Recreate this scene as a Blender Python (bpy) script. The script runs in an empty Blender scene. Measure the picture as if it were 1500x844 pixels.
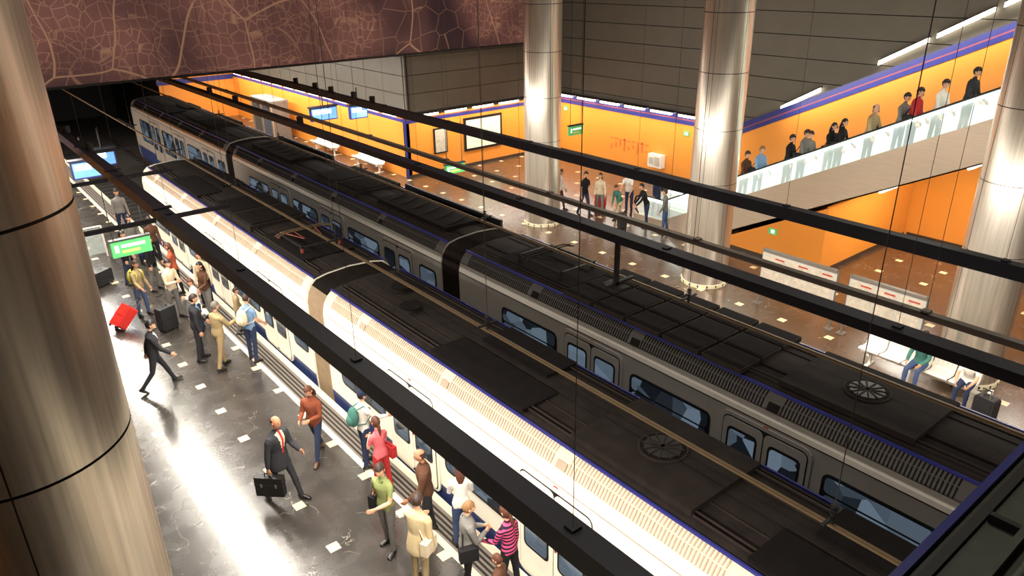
import bpy, math, random
import numpy as np
from mathutils import Vector, Matrix
random.seed(7)
scene=bpy.context.scene
scene.view_settings.view_transform='Standard'
scene.view_settings.exposure=0.2
COL=bpy.context.collection
rad=math.radians
# ---------------------------------------------------------------- camera
H=9.1
cam=bpy.data.cameras.new('camera'); co=bpy.data.objects.new('camera',cam); COL.objects.link(co)
cr=Vector((.7766,-.6297,-.0148)).normalized(); cf=Vector((.5722,.7153,-.4011)).normalized(); cd=cf.cross(cr).normalized()
co.matrix_world=Matrix(((cr.x,-cd.x,-cf.x,0),(cr.y,-cd.y,-cf.y,0),(cr.z,-cd.z,-cf.z,H),(0,0,0,1)))
cam.lens=36*1086/1500; cam.sensor_width=36
scene.camera=co
# ---------------------------------------------------------------- materials
def lin(c): return tuple(((v/255)/12.92 if v/255<=.04045 else ((v/255+.055)/1.055)**2.4) for v in c)
def M(n,rgb,rough=.5,metal=0,var=.12,scale=6,es=0,stretch=None,bump=0,ergb=None,spec=None):
    m=bpy.data.materials.new(n); m.use_nodes=True; nt=m.node_tree; N=nt.nodes; L=nt.links
    b=N['Principled BSDF']; c=lin(rgb)
    tc=N.new('ShaderNodeTexCoord'); mp=N.new('ShaderNodeMapping'); L.new(tc.outputs['Object'],mp.inputs[0])
    if stretch: mp.inputs['Scale'].default_value=stretch
    no=N.new('ShaderNodeTexNoise'); no.inputs['Scale'].default_value=scale; no.inputs['Detail'].default_value=4
    L.new(mp.outputs[0],no.inputs['Vector'])
    mx=N.new('ShaderNodeMix'); mx.data_type='RGBA'
    mx.inputs[6].default_value=(*[v*(1-var*1.6) for v in c],1); mx.inputs[7].default_value=(*[min(1,v*(1+var*1.6)) for v in c],1)
    L.new(no.outputs['Fac'],mx.inputs[0]); L.new(mx.outputs[2],b.inputs['Base Color'])
    b.inputs['Roughness'].default_value=rough; b.inputs['Metallic'].default_value=metal
    if spec is not None: b.inputs['Specular IOR Level'].default_value=spec
    if es:
        b.inputs['Emission Color'].default_value=(*(lin(ergb) if ergb else c),1); b.inputs['Emission Strength'].default_value=es
    if bump:
        bp=N.new('ShaderNodeBump'); bp.inputs['Strength'].default_value=bump; bp.inputs['Distance'].default_value=.02
        L.new(no.outputs['Fac'],bp.inputs['Height']); L.new(bp.outputs[0],b.inputs['Normal'])
    return m
def floor_mat(n,base,vein,tile,rough):
    m=bpy.data.materials.new(n); m.use_nodes=True; nt=m.node_tree; N=nt.nodes; L=nt.links; b=N['Principled BSDF']
    tc=N.new('ShaderNodeTexCoord'); sp=N.new('ShaderNodeSeparateXYZ'); L.new(tc.outputs['Object'],sp.inputs[0])
    def mth(op,a,bv=None,c=None):
        q=N.new('ShaderNodeMath'); q.operation=op
        for i,v in enumerate((a,bv,c)):
            if v is None: continue
            if isinstance(v,(int,float)): q.inputs[i].default_value=v
            else: L.new(v,q.inputs[i])
        return q.outputs[0]
    def cell(o,off,p):
        return mth('ABSOLUTE',mth('SUBTRACT',mth('FRACT',mth('DIVIDE',mth('ADD',o,off),p)),.5))
    fx=cell(sp.outputs[0],-2.37+.675,1.35); fy=cell(sp.outputs[1],-9.65+.69,1.38)
    mask=mth('LESS_THAN',mth('MAXIMUM',fx,fy),.075)
    n1=N.new('ShaderNodeTexNoise'); n1.inputs['Scale'].default_value=.7; n1.inputs['Detail'].default_value=5; n1.inputs['Distortion'].default_value=.6
    L.new(tc.outputs['Object'],n1.inputs['Vector'])
    n3=N.new('ShaderNodeTexNoise'); n3.inputs['Scale'].default_value=1.3; L.new(tc.outputs['Object'],n3.inputs['Vector'])
    v=mth('ABSOLUTE',mth('SUBTRACT',n1.outputs['Fac'],.5)); vm=mth('MULTIPLY',mth('MULTIPLY',mth('LESS_THAN',v,.0022),.4),mth('GREATER_THAN',n3.outputs['Fac'],.52))
    n2=N.new('ShaderNodeTexNoise'); n2.inputs['Scale'].default_value=2.2; n2.inputs['Detail'].default_value=5
    L.new(tc.outputs['Object'],n2.inputs['Vector'])
    jx=cell(sp.outputs[0],-2.37,.675); jy=cell(sp.outputs[1],-9.65,.69)
    jm=mth('GREATER_THAN',mth('MAXIMUM',jx,jy),.492)
    mixa=N.new('ShaderNodeMix'); mixa.data_type='RGBA'; c=lin(base)
    mixa.inputs[6].default_value=(*[q*.55 for q in c],1); mixa.inputs[7].default_value=(*[q*1.5 for q in c],1); L.new(n2.outputs['Fac'],mixa.inputs[0])
    mj=N.new('ShaderNodeMix'); mj.data_type='RGBA'; L.new(jm,mj.inputs[0]); L.new(mixa.outputs[2],mj.inputs[6]); mj.inputs[7].default_value=(*[q*.6 for q in c],1)
    mb=N.new('ShaderNodeMix'); mb.data_type='RGBA'; L.new(vm,mb.inputs[0]); L.new(mj.outputs[2],mb.inputs[6]); mb.inputs[7].default_value=(*lin(vein),1)
    mc=N.new('ShaderNodeMix'); mc.data_type='RGBA'; L.new(mask,mc.inputs[0]); L.new(mb.outputs[2],mc.inputs[6]); mc.inputs[7].default_value=(*lin(tile),1)
    L.new(mc.outputs[2],b.inputs['Base Color'])
    rr=N.new('ShaderNodeMapRange'); rr.inputs['To Min'].default_value=rough-.07; rr.inputs['To Max'].default_value=rough+.1; L.new(n2.outputs['Fac'],rr.inputs[0])
    L.new(rr.outputs[0],b.inputs['Roughness']); b.inputs['Specular IOR Level'].default_value=.9; b.inputs['IOR'].default_value=1.6
    return m
def mural_mat():
    m=bpy.data.materials.new('mural_city_map'); m.use_nodes=True; nt=m.node_tree; N=nt.nodes; L=nt.links; b=N['Principled BSDF']
    tc=N.new('ShaderNodeTexCoord')
    no=N.new('ShaderNodeTexNoise'); no.inputs['Scale'].default_value=.3; no.inputs['Detail'].default_value=1; L.new(tc.outputs['Object'],no.inputs['Vector'])
    mp=N.new('ShaderNodeVectorMath'); mp.operation='MULTIPLY_ADD'; mp.inputs[1].default_value=(1.2,1.2,1.2); L.new(no.outputs['Color'],mp.inputs[0]); L.new(tc.outputs['Object'],mp.inputs[2])
    def vor(scale,th,feat='DISTANCE_TO_EDGE',src=mp,rnd=.9):
        v=N.new('ShaderNodeTexVoronoi'); v.feature=feat; v.inputs['Scale'].default_value=scale; L.new(src.outputs[0],v.inputs['Vector'])
        v.inputs['Randomness'].default_value=rnd
        q=N.new('ShaderNodeMapRange'); q.inputs['From Min'].default_value=0; q.inputs['From Max'].default_value=th; q.inputs['To Min'].default_value=1; q.inputs['To Max'].default_value=0
        L.new(v.outputs['Distance'],q.inputs[0]); return q.outputs[0]
    a=vor(.27,.011); s=vor(1.0,.02,rnd=.7); t=vor(2.7,.045,rnd=.6); dots=vor(3.0,.1,'F1',tc)
    n2=N.new('ShaderNodeTexNoise'); n2.inputs['Scale'].default_value=.22; n2.inputs['Detail'].default_value=2; L.new(tc.outputs['Object'],n2.inputs['Vector'])
    dens=N.new('ShaderNodeMapRange'); dens.inputs['From Min'].default_value=.42; dens.inputs['From Max'].default_value=.58; L.new(n2.outputs['Fac'],dens.inputs[0])
    def mth(op,x,y):
        q=N.new('ShaderNodeMath'); q.operation=op
        for i,v in enumerate((x,y)):
            if isinstance(v,(int,float)): q.inputs[i].default_value=v
            else: L.new(v,q.inputs[i])
        return q.outputs[0]
    small=mth('MAXIMUM',mth('MULTIPLY',s,.3),mth('MULTIPLY',mth('MULTIPLY',t,.45),dens.outputs[0]))
    lines=mth('MAXIMUM',mth('MULTIPLY',a,.6),small)
    base=N.new('ShaderNodeMix'); base.data_type='RGBA'; base.inputs[6].default_value=(*lin((46,28,34)),1); base.inputs[7].default_value=(*lin((128,84,76)),1)
    db=N.new('ShaderNodeMapRange'); db.inputs['From Min'].default_value=.35; db.inputs['From Max'].default_value=.65; L.new(n2.outputs['Fac'],db.inputs[0]); L.new(db.outputs[0],base.inputs[0])
    mx=N.new('ShaderNodeMix'); mx.data_type='RGBA'; L.new(lines,mx.inputs[0]); L.new(base.outputs[2],mx.inputs[6]); mx.inputs[7].default_value=(*lin((205,158,122)),1)
    dm=mth('MULTIPLY',mth('GREATER_THAN',dots,.45),dens.outputs[0])
    m3=N.new('ShaderNodeMix'); m3.data_type='RGBA'; L.new(dm,m3.inputs[0]); L.new(mx.outputs[2],m3.inputs[6]); m3.inputs[7].default_value=(1,.85,.7,1)
    L.new(m3.outputs[2],b.inputs['Base Color']); L.new(m3.outputs[2],b.inputs['Emission Color']); b.inputs['Emission Strength'].default_value=.4  # glow put into the map colours, standing in for backlighting
    b.inputs['Roughness'].default_value=.5
    return m
def glass_mat(n,rgb,alpha,e=0):
    m=bpy.data.materials.new(n); m.use_nodes=True; nt=m.node_tree; N=nt.nodes; L=nt.links
    N.remove(N['Principled BSDF']); o=N['Material Output']
    t=N.new('ShaderNodeBsdfTransparent'); g=N.new('ShaderNodeBsdfPrincipled'); g.inputs['Roughness'].default_value=.12; g.inputs['Base Color'].default_value=(*lin(rgb),1); t.inputs['Color'].default_value=(.92,.95,.95,1)
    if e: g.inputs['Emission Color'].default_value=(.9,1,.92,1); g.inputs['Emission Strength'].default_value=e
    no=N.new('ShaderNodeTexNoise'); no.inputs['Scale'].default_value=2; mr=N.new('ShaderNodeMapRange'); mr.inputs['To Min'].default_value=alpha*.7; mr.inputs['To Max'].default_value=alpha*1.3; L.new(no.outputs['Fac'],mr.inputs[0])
    mx=N.new('ShaderNodeMixShader'); L.new(mr.outputs[0],mx.inputs[0]); L.new(t.outputs[0],mx.inputs[1]); L.new(g.outputs[0],mx.inputs[2]); L.new(mx.outputs[0],o.inputs[0])
    return m
def window_mat(n,e):
    m=M(n,(30,36,42),rough=.07,var=.3,scale=1.5)
    nt=m.node_tree; N=nt.nodes; L=nt.links; b=N['Principled BSDF']
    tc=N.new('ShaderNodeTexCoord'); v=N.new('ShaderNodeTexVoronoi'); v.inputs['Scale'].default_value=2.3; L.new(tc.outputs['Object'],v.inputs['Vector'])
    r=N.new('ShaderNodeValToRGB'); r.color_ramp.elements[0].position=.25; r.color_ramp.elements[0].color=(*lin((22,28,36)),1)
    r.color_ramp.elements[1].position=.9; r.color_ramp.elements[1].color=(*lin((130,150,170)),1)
    sp=N.new('ShaderNodeSeparateColor'); L.new(v.outputs['Color'],sp.inputs[0]); L.new(sp.outputs[0],r.inputs[0]); L.new(r.outputs[0],b.inputs['Emission Color']); b.inputs['Emission Strength'].default_value=e  # emission cells put into the glass to suggest the train interior
    return m
steel=M('brushed_steel_panels',(220,210,196),rough=.33,metal=.88,var=.24,scale=3,stretch=(9,9,.2),bump=.05)
seam=M('dark_seam',(60,54,48),rough=.6,metal=.5)
flL=floor_mat('polished_marble_grey',(60,55,51),(190,180,168),(222,206,172),.25)
flR=floor_mat('polished_marble_brown_reflection',(78,58,42),(195,172,135),(232,212,168),.24)  # brown base also holds the orange wall's reflection
orange=M('orange_wall_enamel',(226,142,54),rough=.35,var=.04,scale=1.2)
bluem=M('blue_trim_paint',(40,44,118),rough=.4)
purple=M('purple_trim',(130,66,84),rough=.4)
slat=M('slat_panel',(100,93,82),rough=.5,var=.1,scale=1.2)
slatgap=M('slat_gap',(36,32,28),rough=.9)
beamm=M('beam_navy_paint',(24,25,38),rough=.5,var=.2)
beamg=M('grey_rail',(120,112,104),rough=.4,metal=.3)
dark=M('dark_paint',(28,26,26),rough=.6)
wire=M('wire_grey',(80,70,62),rough=.6)
black=M('black_rubber',(14,13,13),rough=.5)
trackm=M('ballast_slab',(40,34,30),rough=.9,var=.3,scale=12)
railm=M('rail_steel',(150,135,120),rough=.3,metal=.9)
cream=M('train_cream',(250,242,224),rough=.25,var=.03)
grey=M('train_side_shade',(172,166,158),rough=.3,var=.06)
skirt=M('train_skirt_blue',(48,62,110),rough=.35)
louv=M('louvre_cream',(206,186,162),rough=.45,var=.08)
louvg=M('louvre_gap',(158,138,118),rough=.5,var=.1)
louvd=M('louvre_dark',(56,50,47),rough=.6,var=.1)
roofm=M('train_roof_grime',(36,30,27),rough=.9,var=.4,scale=3,spec=.15)
roofd=M('train_roof_dark',(22,18,17),rough=.9,var=.3,scale=4,spec=.1)
roofl=M('roof_ribs',(46,38,34),rough=.85,var=.2,spec=.15)
bell=M('bellows',(160,138,112),rough=.7,var=.2)
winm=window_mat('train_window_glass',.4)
winframe=M('window_frame_black',(22,22,24),rough=.3)
redl=M('red_indicator',(170,50,45),rough=.4)
insul=M('red_insulator',(130,58,44),rough=.5)
copper=M('overhead_conductor',(112,92,66),rough=.5,metal=.3)
tube=M('fluorescent_tube',(255,250,235),es=9,var=0)
tubew=M('fluorescent_tube_wall',(255,246,226),es=7,var=0)
handlit=M('lit_handrail_strip',(240,250,236),es=6,var=0)
escm=M('escalator_cladding',(200,180,158),rough=.4,metal=.3,var=.1,stretch=(1,.3,5))
stepm=M('escalator_step',(84,80,76),rough=.5,metal=.4)
glassm=glass_mat('glowing_balustrade_glass',(225,240,232),.2,.8)  # white glow along the balustrade put into the glass as emission
glassp=glass_mat('clear_glass',(235,245,240),.25)
white=M('white_panel',(232,226,214),rough=.4,var=.04)
frameg=M('board_frame_grey',(180,176,168),rough=.4,var=.05)
paper=M('map_paper',(186,174,156),rough=.6,var=.3,scale=9)
posterlit=M('lit_poster',(235,218,178),rough=.4,var=.3,scale=5,es=.45)
greens=M('green_sign',(70,160,90),rough=.4,es=.45,ergb=(90,180,105),var=.05)
whitesign=M('white_sign_text',(250,250,250),es=.6,var=0)
yellows=M('yellow_text',(215,205,100),es=.15,var=0)
screenb=M('screen_blue',(90,140,210),es=.8,var=.3,scale=6)
screenw=M('screen_white',(220,235,255),es=1.2,var=.15)
ceilm=M('ceiling_dark',(80,74,66),rough=.8)
mural=mural_mat()
edgew=M('platform_edge_cream',(225,214,190),rough=.45)
edgeg=M('tactile_strip',(126,116,106),rough=.5,var=.2,scale=20)
base_m=M('baseboard_dark',(60,48,38),rough=.4)
graf=M('red_lettering',(218,112,54),rough=.5,var=.2)
gant=M('gantry_green_grey',(66,70,60),rough=.55,var=.2)
# ---------------------------------------------------------------- mesh builder
class MB:
    def __init__(s): s.v=[];s.f=[];s.m=[];s.sm=[];s.mats=[]
    def mi(s,m):
        if m not in s.mats: s.mats.append(m)
        return s.mats.index(m)
    def add(s,vs,fs,m,sm=False):
        o=len(s.v); s.v+= [tuple(q) for q in vs]; k=s.mi(m)
        for q in fs: s.f.append(tuple(i+o for i in q)); s.m.append(k); s.sm.append(sm)
    def box(s,x0,x1,y0,y1,z0,z1,m,X=None):
        v=[Vector((x,y,z)) for x in (x0,x1) for y in (y0,y1) for z in (z0,z1)]
        if X is not None: v=[X@q for q in v]
        s.add(v,[(0,1,3,2),(4,6,7,5),(0,4,5,1),(2,3,7,6),(0,2,6,4),(1,5,7,3)],m)
    def loft(s,rings,m,caps=True,sm=True,segm=None):
        n=len(rings[0])
        if segm:
            for i in range(len(rings)-1):
                for j in range(n):
                    k=(j+1)%n; s.add([rings[i][j],rings[i][k],rings[i+1][k],rings[i+1][j]],[(0,1,2,3)],segm[j],sm)
            return
        vs=[p for r_ in rings for p in r_]; fs=[]
        for i in range(len(rings)-1):
            for j in range(n):
                k=(j+1)%n; fs.append((i*n+j,i*n+k,(i+1)*n+k,(i+1)*n+j))
        s.add(vs,fs,m,sm)
        if caps:
            s.add(rings[0],[tuple(range(n-1,-1,-1))],m); s.add(rings[-1],[tuple(range(n))],m)
    def tube(s,pts,rs,m,n=8,caps=True):
        pts=[Vector(p) for p in pts]
        if not hasattr(rs,'__len__'): rs=[rs]*len(pts)
        rings=[]; prev=None
        for i,p in enumerate(pts):
            t=(pts[min(i+1,len(pts)-1)]-pts[max(i-1,0)]).normalized()
            if prev is None:
                a=Vector((0,0,1)) if abs(t.z)<.9 else Vector((1,0,0)); u=t.cross(a).normalized()
            else:
                u=(prev-t*prev.dot(t)).normalized()
            prev=u; w=t.cross(u)
            rr=rs[i] if hasattr(rs[i],'__len__') else (rs[i],rs[i])
            rings.append([p+u*math.cos(2*math.pi*j/n)*rr[0]+w*math.sin(2*math.pi*j/n)*rr[1] for j in range(n)])
        s.loft(rings,m,caps)
    def ell(s,c,rx,ry,rz,m,X=None,a=8,b=10):
        vs=[];fs=[]
        for i in range(a+1):
            th=math.pi*i/a
            for j in range(b):
                ph=2*math.pi*j/b; q=Vector((rx*math.sin(th)*math.cos(ph),ry*math.sin(th)*math.sin(ph),rz*math.cos(th)))
                vs.append((X@q if X is not None else q)+Vector(c))
        for i in range(a):
            for j in range(b):
                k=(j+1)%b; fs.append((i*b+j,(i+1)*b+j,(i+1)*b+k,i*b+k))
        s.add(vs,fs,m,True)
    def prism(s,poly,ax,a,b,m,sm=False,segm=None):
        n=len(poly)
        def P(q,t): return (t,q[0],q[1]) if ax=='x' else ((q[0],t,q[1]) if ax=='y' else (q[0],q[1],t))
        v=[P(q,a) for q in poly]+[P(q,b) for q in poly]
        for i in range(n):
            j=(i+1)%n; s.add([v[i],v[j],v[n+j],v[n+i]],[(0,1,2,3)],segm[i] if segm else m,sm)
        s.add(v[:n],[tuple(range(n))],m); s.add(v[n:],[tuple(range(n-1,-1,-1))],m)
    def rr(s,xa,xb,y0,y1,z0,z1,r,m):
        pts=[]
        for cy,cz,a0 in ((y1-r,z1-r,0),(y0+r,z1-r,90),(y0+r,z0+r,180),(y1-r,z0+r,270)):
            for k in range(4): a=rad(a0+30*k); pts.append((cy+r*math.cos(a),cz+r*math.sin(a)))
        s.prism(pts,'x',xa,xb,m)
    def obj(s,name,parent=None,loc=None,rotz=0):
        me=bpy.data.meshes.new(name); me.from_pydata(s.v,[],s.f)
        for m in s.mats: me.materials.append(m)
        me.polygons.foreach_set('material_index',s.m); me.polygons.foreach_set('use_smooth',s.sm); me.update()
        o=bpy.data.objects.new(name,me); COL.objects.link(o)
        if parent: o.parent=parent
        if loc: o.location=loc
        o.rotation_euler=(0,0,rotz)
        return o
def empty(n):
    e=bpy.data.objects.new(n,None); COL.objects.link(e); return e
def area(n,loc,sx,sy,e,col=(1,.93,.82),rot=(0,0,0),parent=None):
    l=bpy.data.lights.new(n,'AREA'); l.shape='RECTANGLE'; l.size=sx; l.size_y=sy; l.energy=e; l.color=col
    o=bpy.data.objects.new(n,l); COL.objects.link(o); o.location=loc; o.rotation_euler=rot
    if parent: o.parent=parent
    return o
# ---------------------------------------------------------------- room shell
b=MB(); b.box(-8.8,5.15,-8,51,-.3,0,flL); b.obj('floor_platform_near')
b=MB(); b.box(12.7,26.5,-8,51,-.3,0,flR); b.obj('floor_platform_far')
b=MB()
b.box(5.15,5.27,-8,51,-.3,.004,edgew); b.box(5.27,5.7,-8,51,-.3,0,edgeg); b.box(5.7,5.85,-8,51,-.3,.006,edgew); b.box(5.75,5.85,-8,51,-1.1,-.3,dark)
for i in range(4): b.box(5.32+i*.09,5.36+i*.09,-8,51,0,.008,dark)
b.obj('trim_1')
b=MB()
b.box(12.58,12.7,-8,51,-.3,.004,edgew); b.box(12.15,12.58,-8,51,-.3,0,edgeg); b.box(12.0,12.15,-8,51,-.3,.006,edgew); b.box(12.0,12.1,-8,51,-1.1,-.3,dark)
b.obj('trim_2')
b=MB(); b.box(5.85,12,-8,64,-1.4,-1.1,trackm); b.obj('floor_trackbed')
b=MB()
for xc in (7.1,10.75):
    for s_ in (-.72,.72):
        b.box(xc+s_-.035,xc+s_+.035,-8,64,-.98,-.94,railm); b.box(xc+s_-.012,xc+s_+.012,-8,64,-1.08,-.98,railm); b.box(xc+s_-.07,xc+s_+.07,-8,64,-1.1,-1.08,railm)
    for i in range(100): b.box(xc-1.1,xc+1.1,-8+i*.72,-7.76+i*.72,-1.12,-1.085,dark)
b.obj('railway_track')
b=MB(); b.box(-8.8,26.9,-8,51,13,13.2,ceilm); b.obj('ceiling')
def slats(b,ax,c0,c1,lo,hi,z0,z1,pitch=.82):
    n=int((z1-z0)/pitch)+1
    for i in range(n):
        za=z0+i*pitch; zb=min(z1,za+pitch-.028)
        if zb<=za: continue
        if ax=='x': b.box(c0,c1,lo,hi,za,zb,slat)
        else: b.box(lo,hi,c0,c1,za,zb,slat)
b=MB(); b.box(17.4,17.6,29.3,51,0,2.75,orange); b.box(17.39,17.62,29.3,51,2.55,2.68,bluem); b.box(17.385,17.6,29.3,51,2.68,2.72,purple)
b.box(17.6,17.7,29.3,51,2.7,13,slatgap); slats(b,'x',17.54,17.6,29.3,51,2.95,13)
b.box(17.32,17.4,29.22,29.3,0,2.9,bluem)
b.obj('wall_far_side')
b=MB(); b.box(17.4,26.5,29.3,29.5,0,2.75,orange); b.box(17.4,26.5,29.28,29.3,2.5,2.64,bluem); b.box(17.4,26.5,29.275,29.3,2.64,2.68,purple)
b.box(17.61,26.9,29.52,29.6,2.7,13,slatgap); slats(b,'y',29.44,29.5,17.5,26.7,2.95,13)
b.obj('wall_north')
b=MB()
b.prism([(-8,0),(29.3,0),(29.3,2.65),(17.9,2.65),(9.9,6.45),(2,10.3),(-8,10.3)],'x',26.5,26.6,orange)
def band(z0,z1,m,t):
    b.prism([(29.3,2.65+z0),(17.9,2.65+z0),(9.9,6.45+z0),(2,10.3+z0),(-8,10.3+z0),(-8,10.3+z1),(2,10.3+z1),(9.9,6.45+z1),(17.9,2.65+z1),(29.3,2.65+z1)],'x',26.5-t,26.5,m)
band(-.16,.02,bluem,.03); band(.02,.08,purple,.035); band(.08,.3,bluem,.02)
b.box(26.8,26.9,-8,29.3,2,13,slatgap); slats(b,'x',26.68,26.8,-8,29.3,2.4,13)
b.obj('wall_east')
b=MB(); b.box(26.47,26.5,-8,10.6,0,.16,base_m); b.box(26.47,26.5,17,29.3,0,.12,base_m); b.obj('baseboard_east')
b=MB(); b.box(17.4,26.5,29.27,29.3,0,.12,base_m); b.obj('baseboard_north')
b=MB(); b.box(-8.9,-8.8,-8,29.3,0,2.75,orange); b.box(-8.9,-8.8,-8,29.3,2.75,13,slat); b.obj('wall_west')
b=MB(); b.box(-8.8,.4,29.3,29.5,0,2.9,orange); b.box(-8.8,.4,29.3,29.5,2.9,13,slat); b.box(.3,.4,29.5,51,0,2.9,orange); b.box(.3,.4,29.5,51,2.9,6,slat); b.obj('wall_west_recess')
b=MB(); b.box(-8.8,26.6,-8.2,-8,-.3,13,slat); b.obj('wall_south')
b=MB(); b.box(.4,5.3,51,51.2,0,3,orange); b.box(12.6,17.4,51,51.2,0,2.75,orange); b.box(12.6,17.4,50.97,51,2.4,2.7,bluem)
b.box(.4,17.6,51,51.2,3.0,6.5,dark); b.box(5.2,5.3,51,64,-1.4,3,dark); b.box(12.6,12.7,51,64,-1.4,3,dark); b.box(5.2,12.7,51,64,3,3.1,dark); b.box(5.2,12.7,64,64.1,-1.4,3.1,dark)
b.obj('wall_tunnel_end')
b=MB(); b.box(.3,17.5,29.5,51,6.2,6.4,ceilm); b.obj('ceiling_far_hall')
b=MB(); b.box(3.6,24.1,28.9,29.0,5.6,12.95,mural)
b.box(3.55,3.6,28.86,29.04,5.55,12.95,dark); b.box(24.1,24.15,28.86,29.04,5.55,12.95,dark); b.box(3.55,24.15,28.86,29.04,5.52,5.6,dark)
b.obj('city_map_mural')
# wall lights
b=MB()
y=29.8
while y<50:
    b.box(17.2,17.36,y,y+1.15,2.79,2.88,tubew); b.box(17.2,17.4,y-.1,y+1.25,2.88,2.93,dark); y+=1.6
x=17.9
while x<25.4:
    b.box(x,x+1.15,29.02,29.18,2.79,2.88,tubew); b.box(x-.1,x+1.25,29.02,29.3,2.88,2.93,dark); x+=1.6
y=18.2
while y<28.4:
    b.box(26.24,26.4,y,y+1.15,2.85,2.95,tubew); b.box(26.24,26.5,y-.1,y+1.25,2.95,3.0,dark); y+=1.6
y=16.2
while y>2:
    ya=y; yb=y-1.5
    za=3.9+(15.87-ya)*.565; zb=3.9+(15.87-yb)*.565
    if not (14.6>y>13.2):
        b.prism([(ya,za),(yb,zb),(yb,zb+.14),(ya,za+.14)],'x',26.5,26.6,tubew); b.prism([(ya,za+.14),(yb,zb+.14),(yb,zb+.18),(ya,za+.18)],'x',26.48,26.68,dark)
    y-=1.75
wl=b.obj('wall_fluorescent_lights')
area('lamp_a',(16.5,40,2.95),.4,20,330,parent=wl)
area('lamp_b',(21.8,28.3,2.95),8,.4,180,parent=wl)
area('lamp_c',(25.5,23.5,2.95),.4,10.5,250,parent=wl)
o=area('lamp_d',(25.9,11,6.4),.3,11,230,parent=wl); o.rotation_euler=(-math.atan(.5),0,0)
# ---------------------------------------------------------------- steel columns
def column(x,y,R=.67):
    b=MB(); n=64
    for za,zb in ((0,3.185),(3.2,4.735),(4.75,6.28),(6.3,7.83),(7.85,9.485),(9.5,13)) :
        b.loft([[(R*math.cos(2*math.pi*j/n),R*math.sin(2*math.pi*j/n),z) for j in range(n)] for z in (za,zb)],steel,False)
    b.loft([[((R-.015)*math.cos(2*math.pi*j/n),(R-.015)*math.sin(2*math.pi*j/n),z) for j in range(n)] for z in (0,13)],seam,False)
    for a in (20,140,260):
        X=Matrix.Rotation(rad(a),4,'Z'); b.box(R-.005,R+.002,-.005,.005,0,13,seam,X)
    b.loft([[((R+.03)*math.cos(2*math.pi*j/n),(R+.03)*math.sin(2*math.pi*j/n),z) for j in range(n)] for z in (0,.1)],edgew,True)
    for j in range(0,n,2):
        X=Matrix.Rotation(2*math.pi*j/n,4,'Z'); b.box(R+.02,R+.036,-.02,.02,.02,.09,yellows if j%4 else black,X)
    return b.obj('steel_column',loc=(x,y,0))
for xy in ((0,5.2),(17.87,5.2),(17.87,12.8),(17.87,20.4),(0,12.8),(0,20.4)): column(*xy)
# ---------------------------------------------------------------- overhead beams
def beam(X,w,h,z,light,m,e=0,y0=-6,y1=50,nm='overhead_light_beam',fix=(),side=0):
    b=MB(); b.box(X-w/2,X+w/2,y0,y1,z,z+h,m); b.box(X-w/2-.02,X+w/2+.02,y0,y1,z+h,z+h+.02,m)
    if light:
        b.box(X-w/2-.02,X-w/2,y0,y1,z-.11,z+h,m)
        b.box(X+w/2,X+w/2+.02,y0,y1,z-(.0 if side else .11),z+h,m)
        y=y0+.3
        while y<y1-1.3:
            b.box(X-.03,X+.03,y,y+1.2,z-.05,z-.02,tube); y+=1.35
    y=y0+1.5
    while y<y1:
        top=13 if y<28.8 else 6.2
        b.tube([(X,y,z+h),(X,y,top)],.004,wire,5); b.box(X-.06,X+.06,y-.06,y+.06,z+h,z+h+.05,m)
        y+=4.2
    for y in fix:
        b.tube([(X+.1,y,z+h),(X+.1,y,z+h+.22)],.11,dark,12)
    o=b.obj(nm)
    if light:
        area('lamp_tube',(X,(y0+y1)/2,z-.1),w*.8,y1-y0-2,e,parent=o)
        if side: area('fill_tube_side',(X+.1,(y0+y1)/2,z-.14),.12,y1-y0-2,side,parent=o,rot=(0,rad(-58),0))  # added fill, tilted to brighten the wall under the escalator
    return o
beam(3.8,.22,.14,4.12,True,beamm,3300,fix=(24.6,28))
beam(13.96,.18,.13,4.15,True,beamm,1700,fix=(26,27.5,29.5,31,33),side=1300)
beam(10.1,.26,.16,4.12,False,beamm,fix=(24,30,33))
beam(11.0,.08,.09,4.15,False,beamg,nm='overhead_cable_rail')
b=MB()
for Y in (17,21.4,25.2): b.box(.8,3.62,Y-.06,Y+.06,4.02,4.1,beamm); b.box(3.98,5.25,Y-.06,Y+.06,4.02,4.1,beamm); b.box(3.6,4,Y-.06,Y+.06,4.28,4.32,beamm)
b.obj('cross_arm')
b=MB()
Y=9.3
b.box(10.06,10.14,Y-.04,Y+.04,3.2,4.1,dark); b.box(9.8,10.6,Y-.04,Y+.04,3.2,3.26,dark); b.box(9.95,10.25,Y-.25,Y+.25,3.15,3.2,dark)
b.obj('hanging_bracket')
def conductor(X,fx):
    b=MB(); b.prism([(X-.012,3.02),(X+.012,3.02),(X+.008,3.05),(X+.022,3.08),(X-.022,3.08),(X-.008,3.05)],'y',-6,60,copper)
    for y in fx:
        b.tube([(X,y,3.08),(X,y,3.2)],.025,dark,8); b.tube([(X,y,3.2),(X,y,13 if y<28.8 else 6.2)],.006,wire,6)
        for q in (3.22,3.27,3.32): b.tube([(X,y,q),(X,y,q+.02)],.045,dark,12)
        b.box(X-.22,X+.22,y-.02,y+.02,3.16,3.19,dark)
    b.obj('overhead_conductor_rail')
conductor(7.1,(3,9.6,15.5,22,28,34)); conductor(10.75,(2,8,14.5,21,27.5,34))
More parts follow.
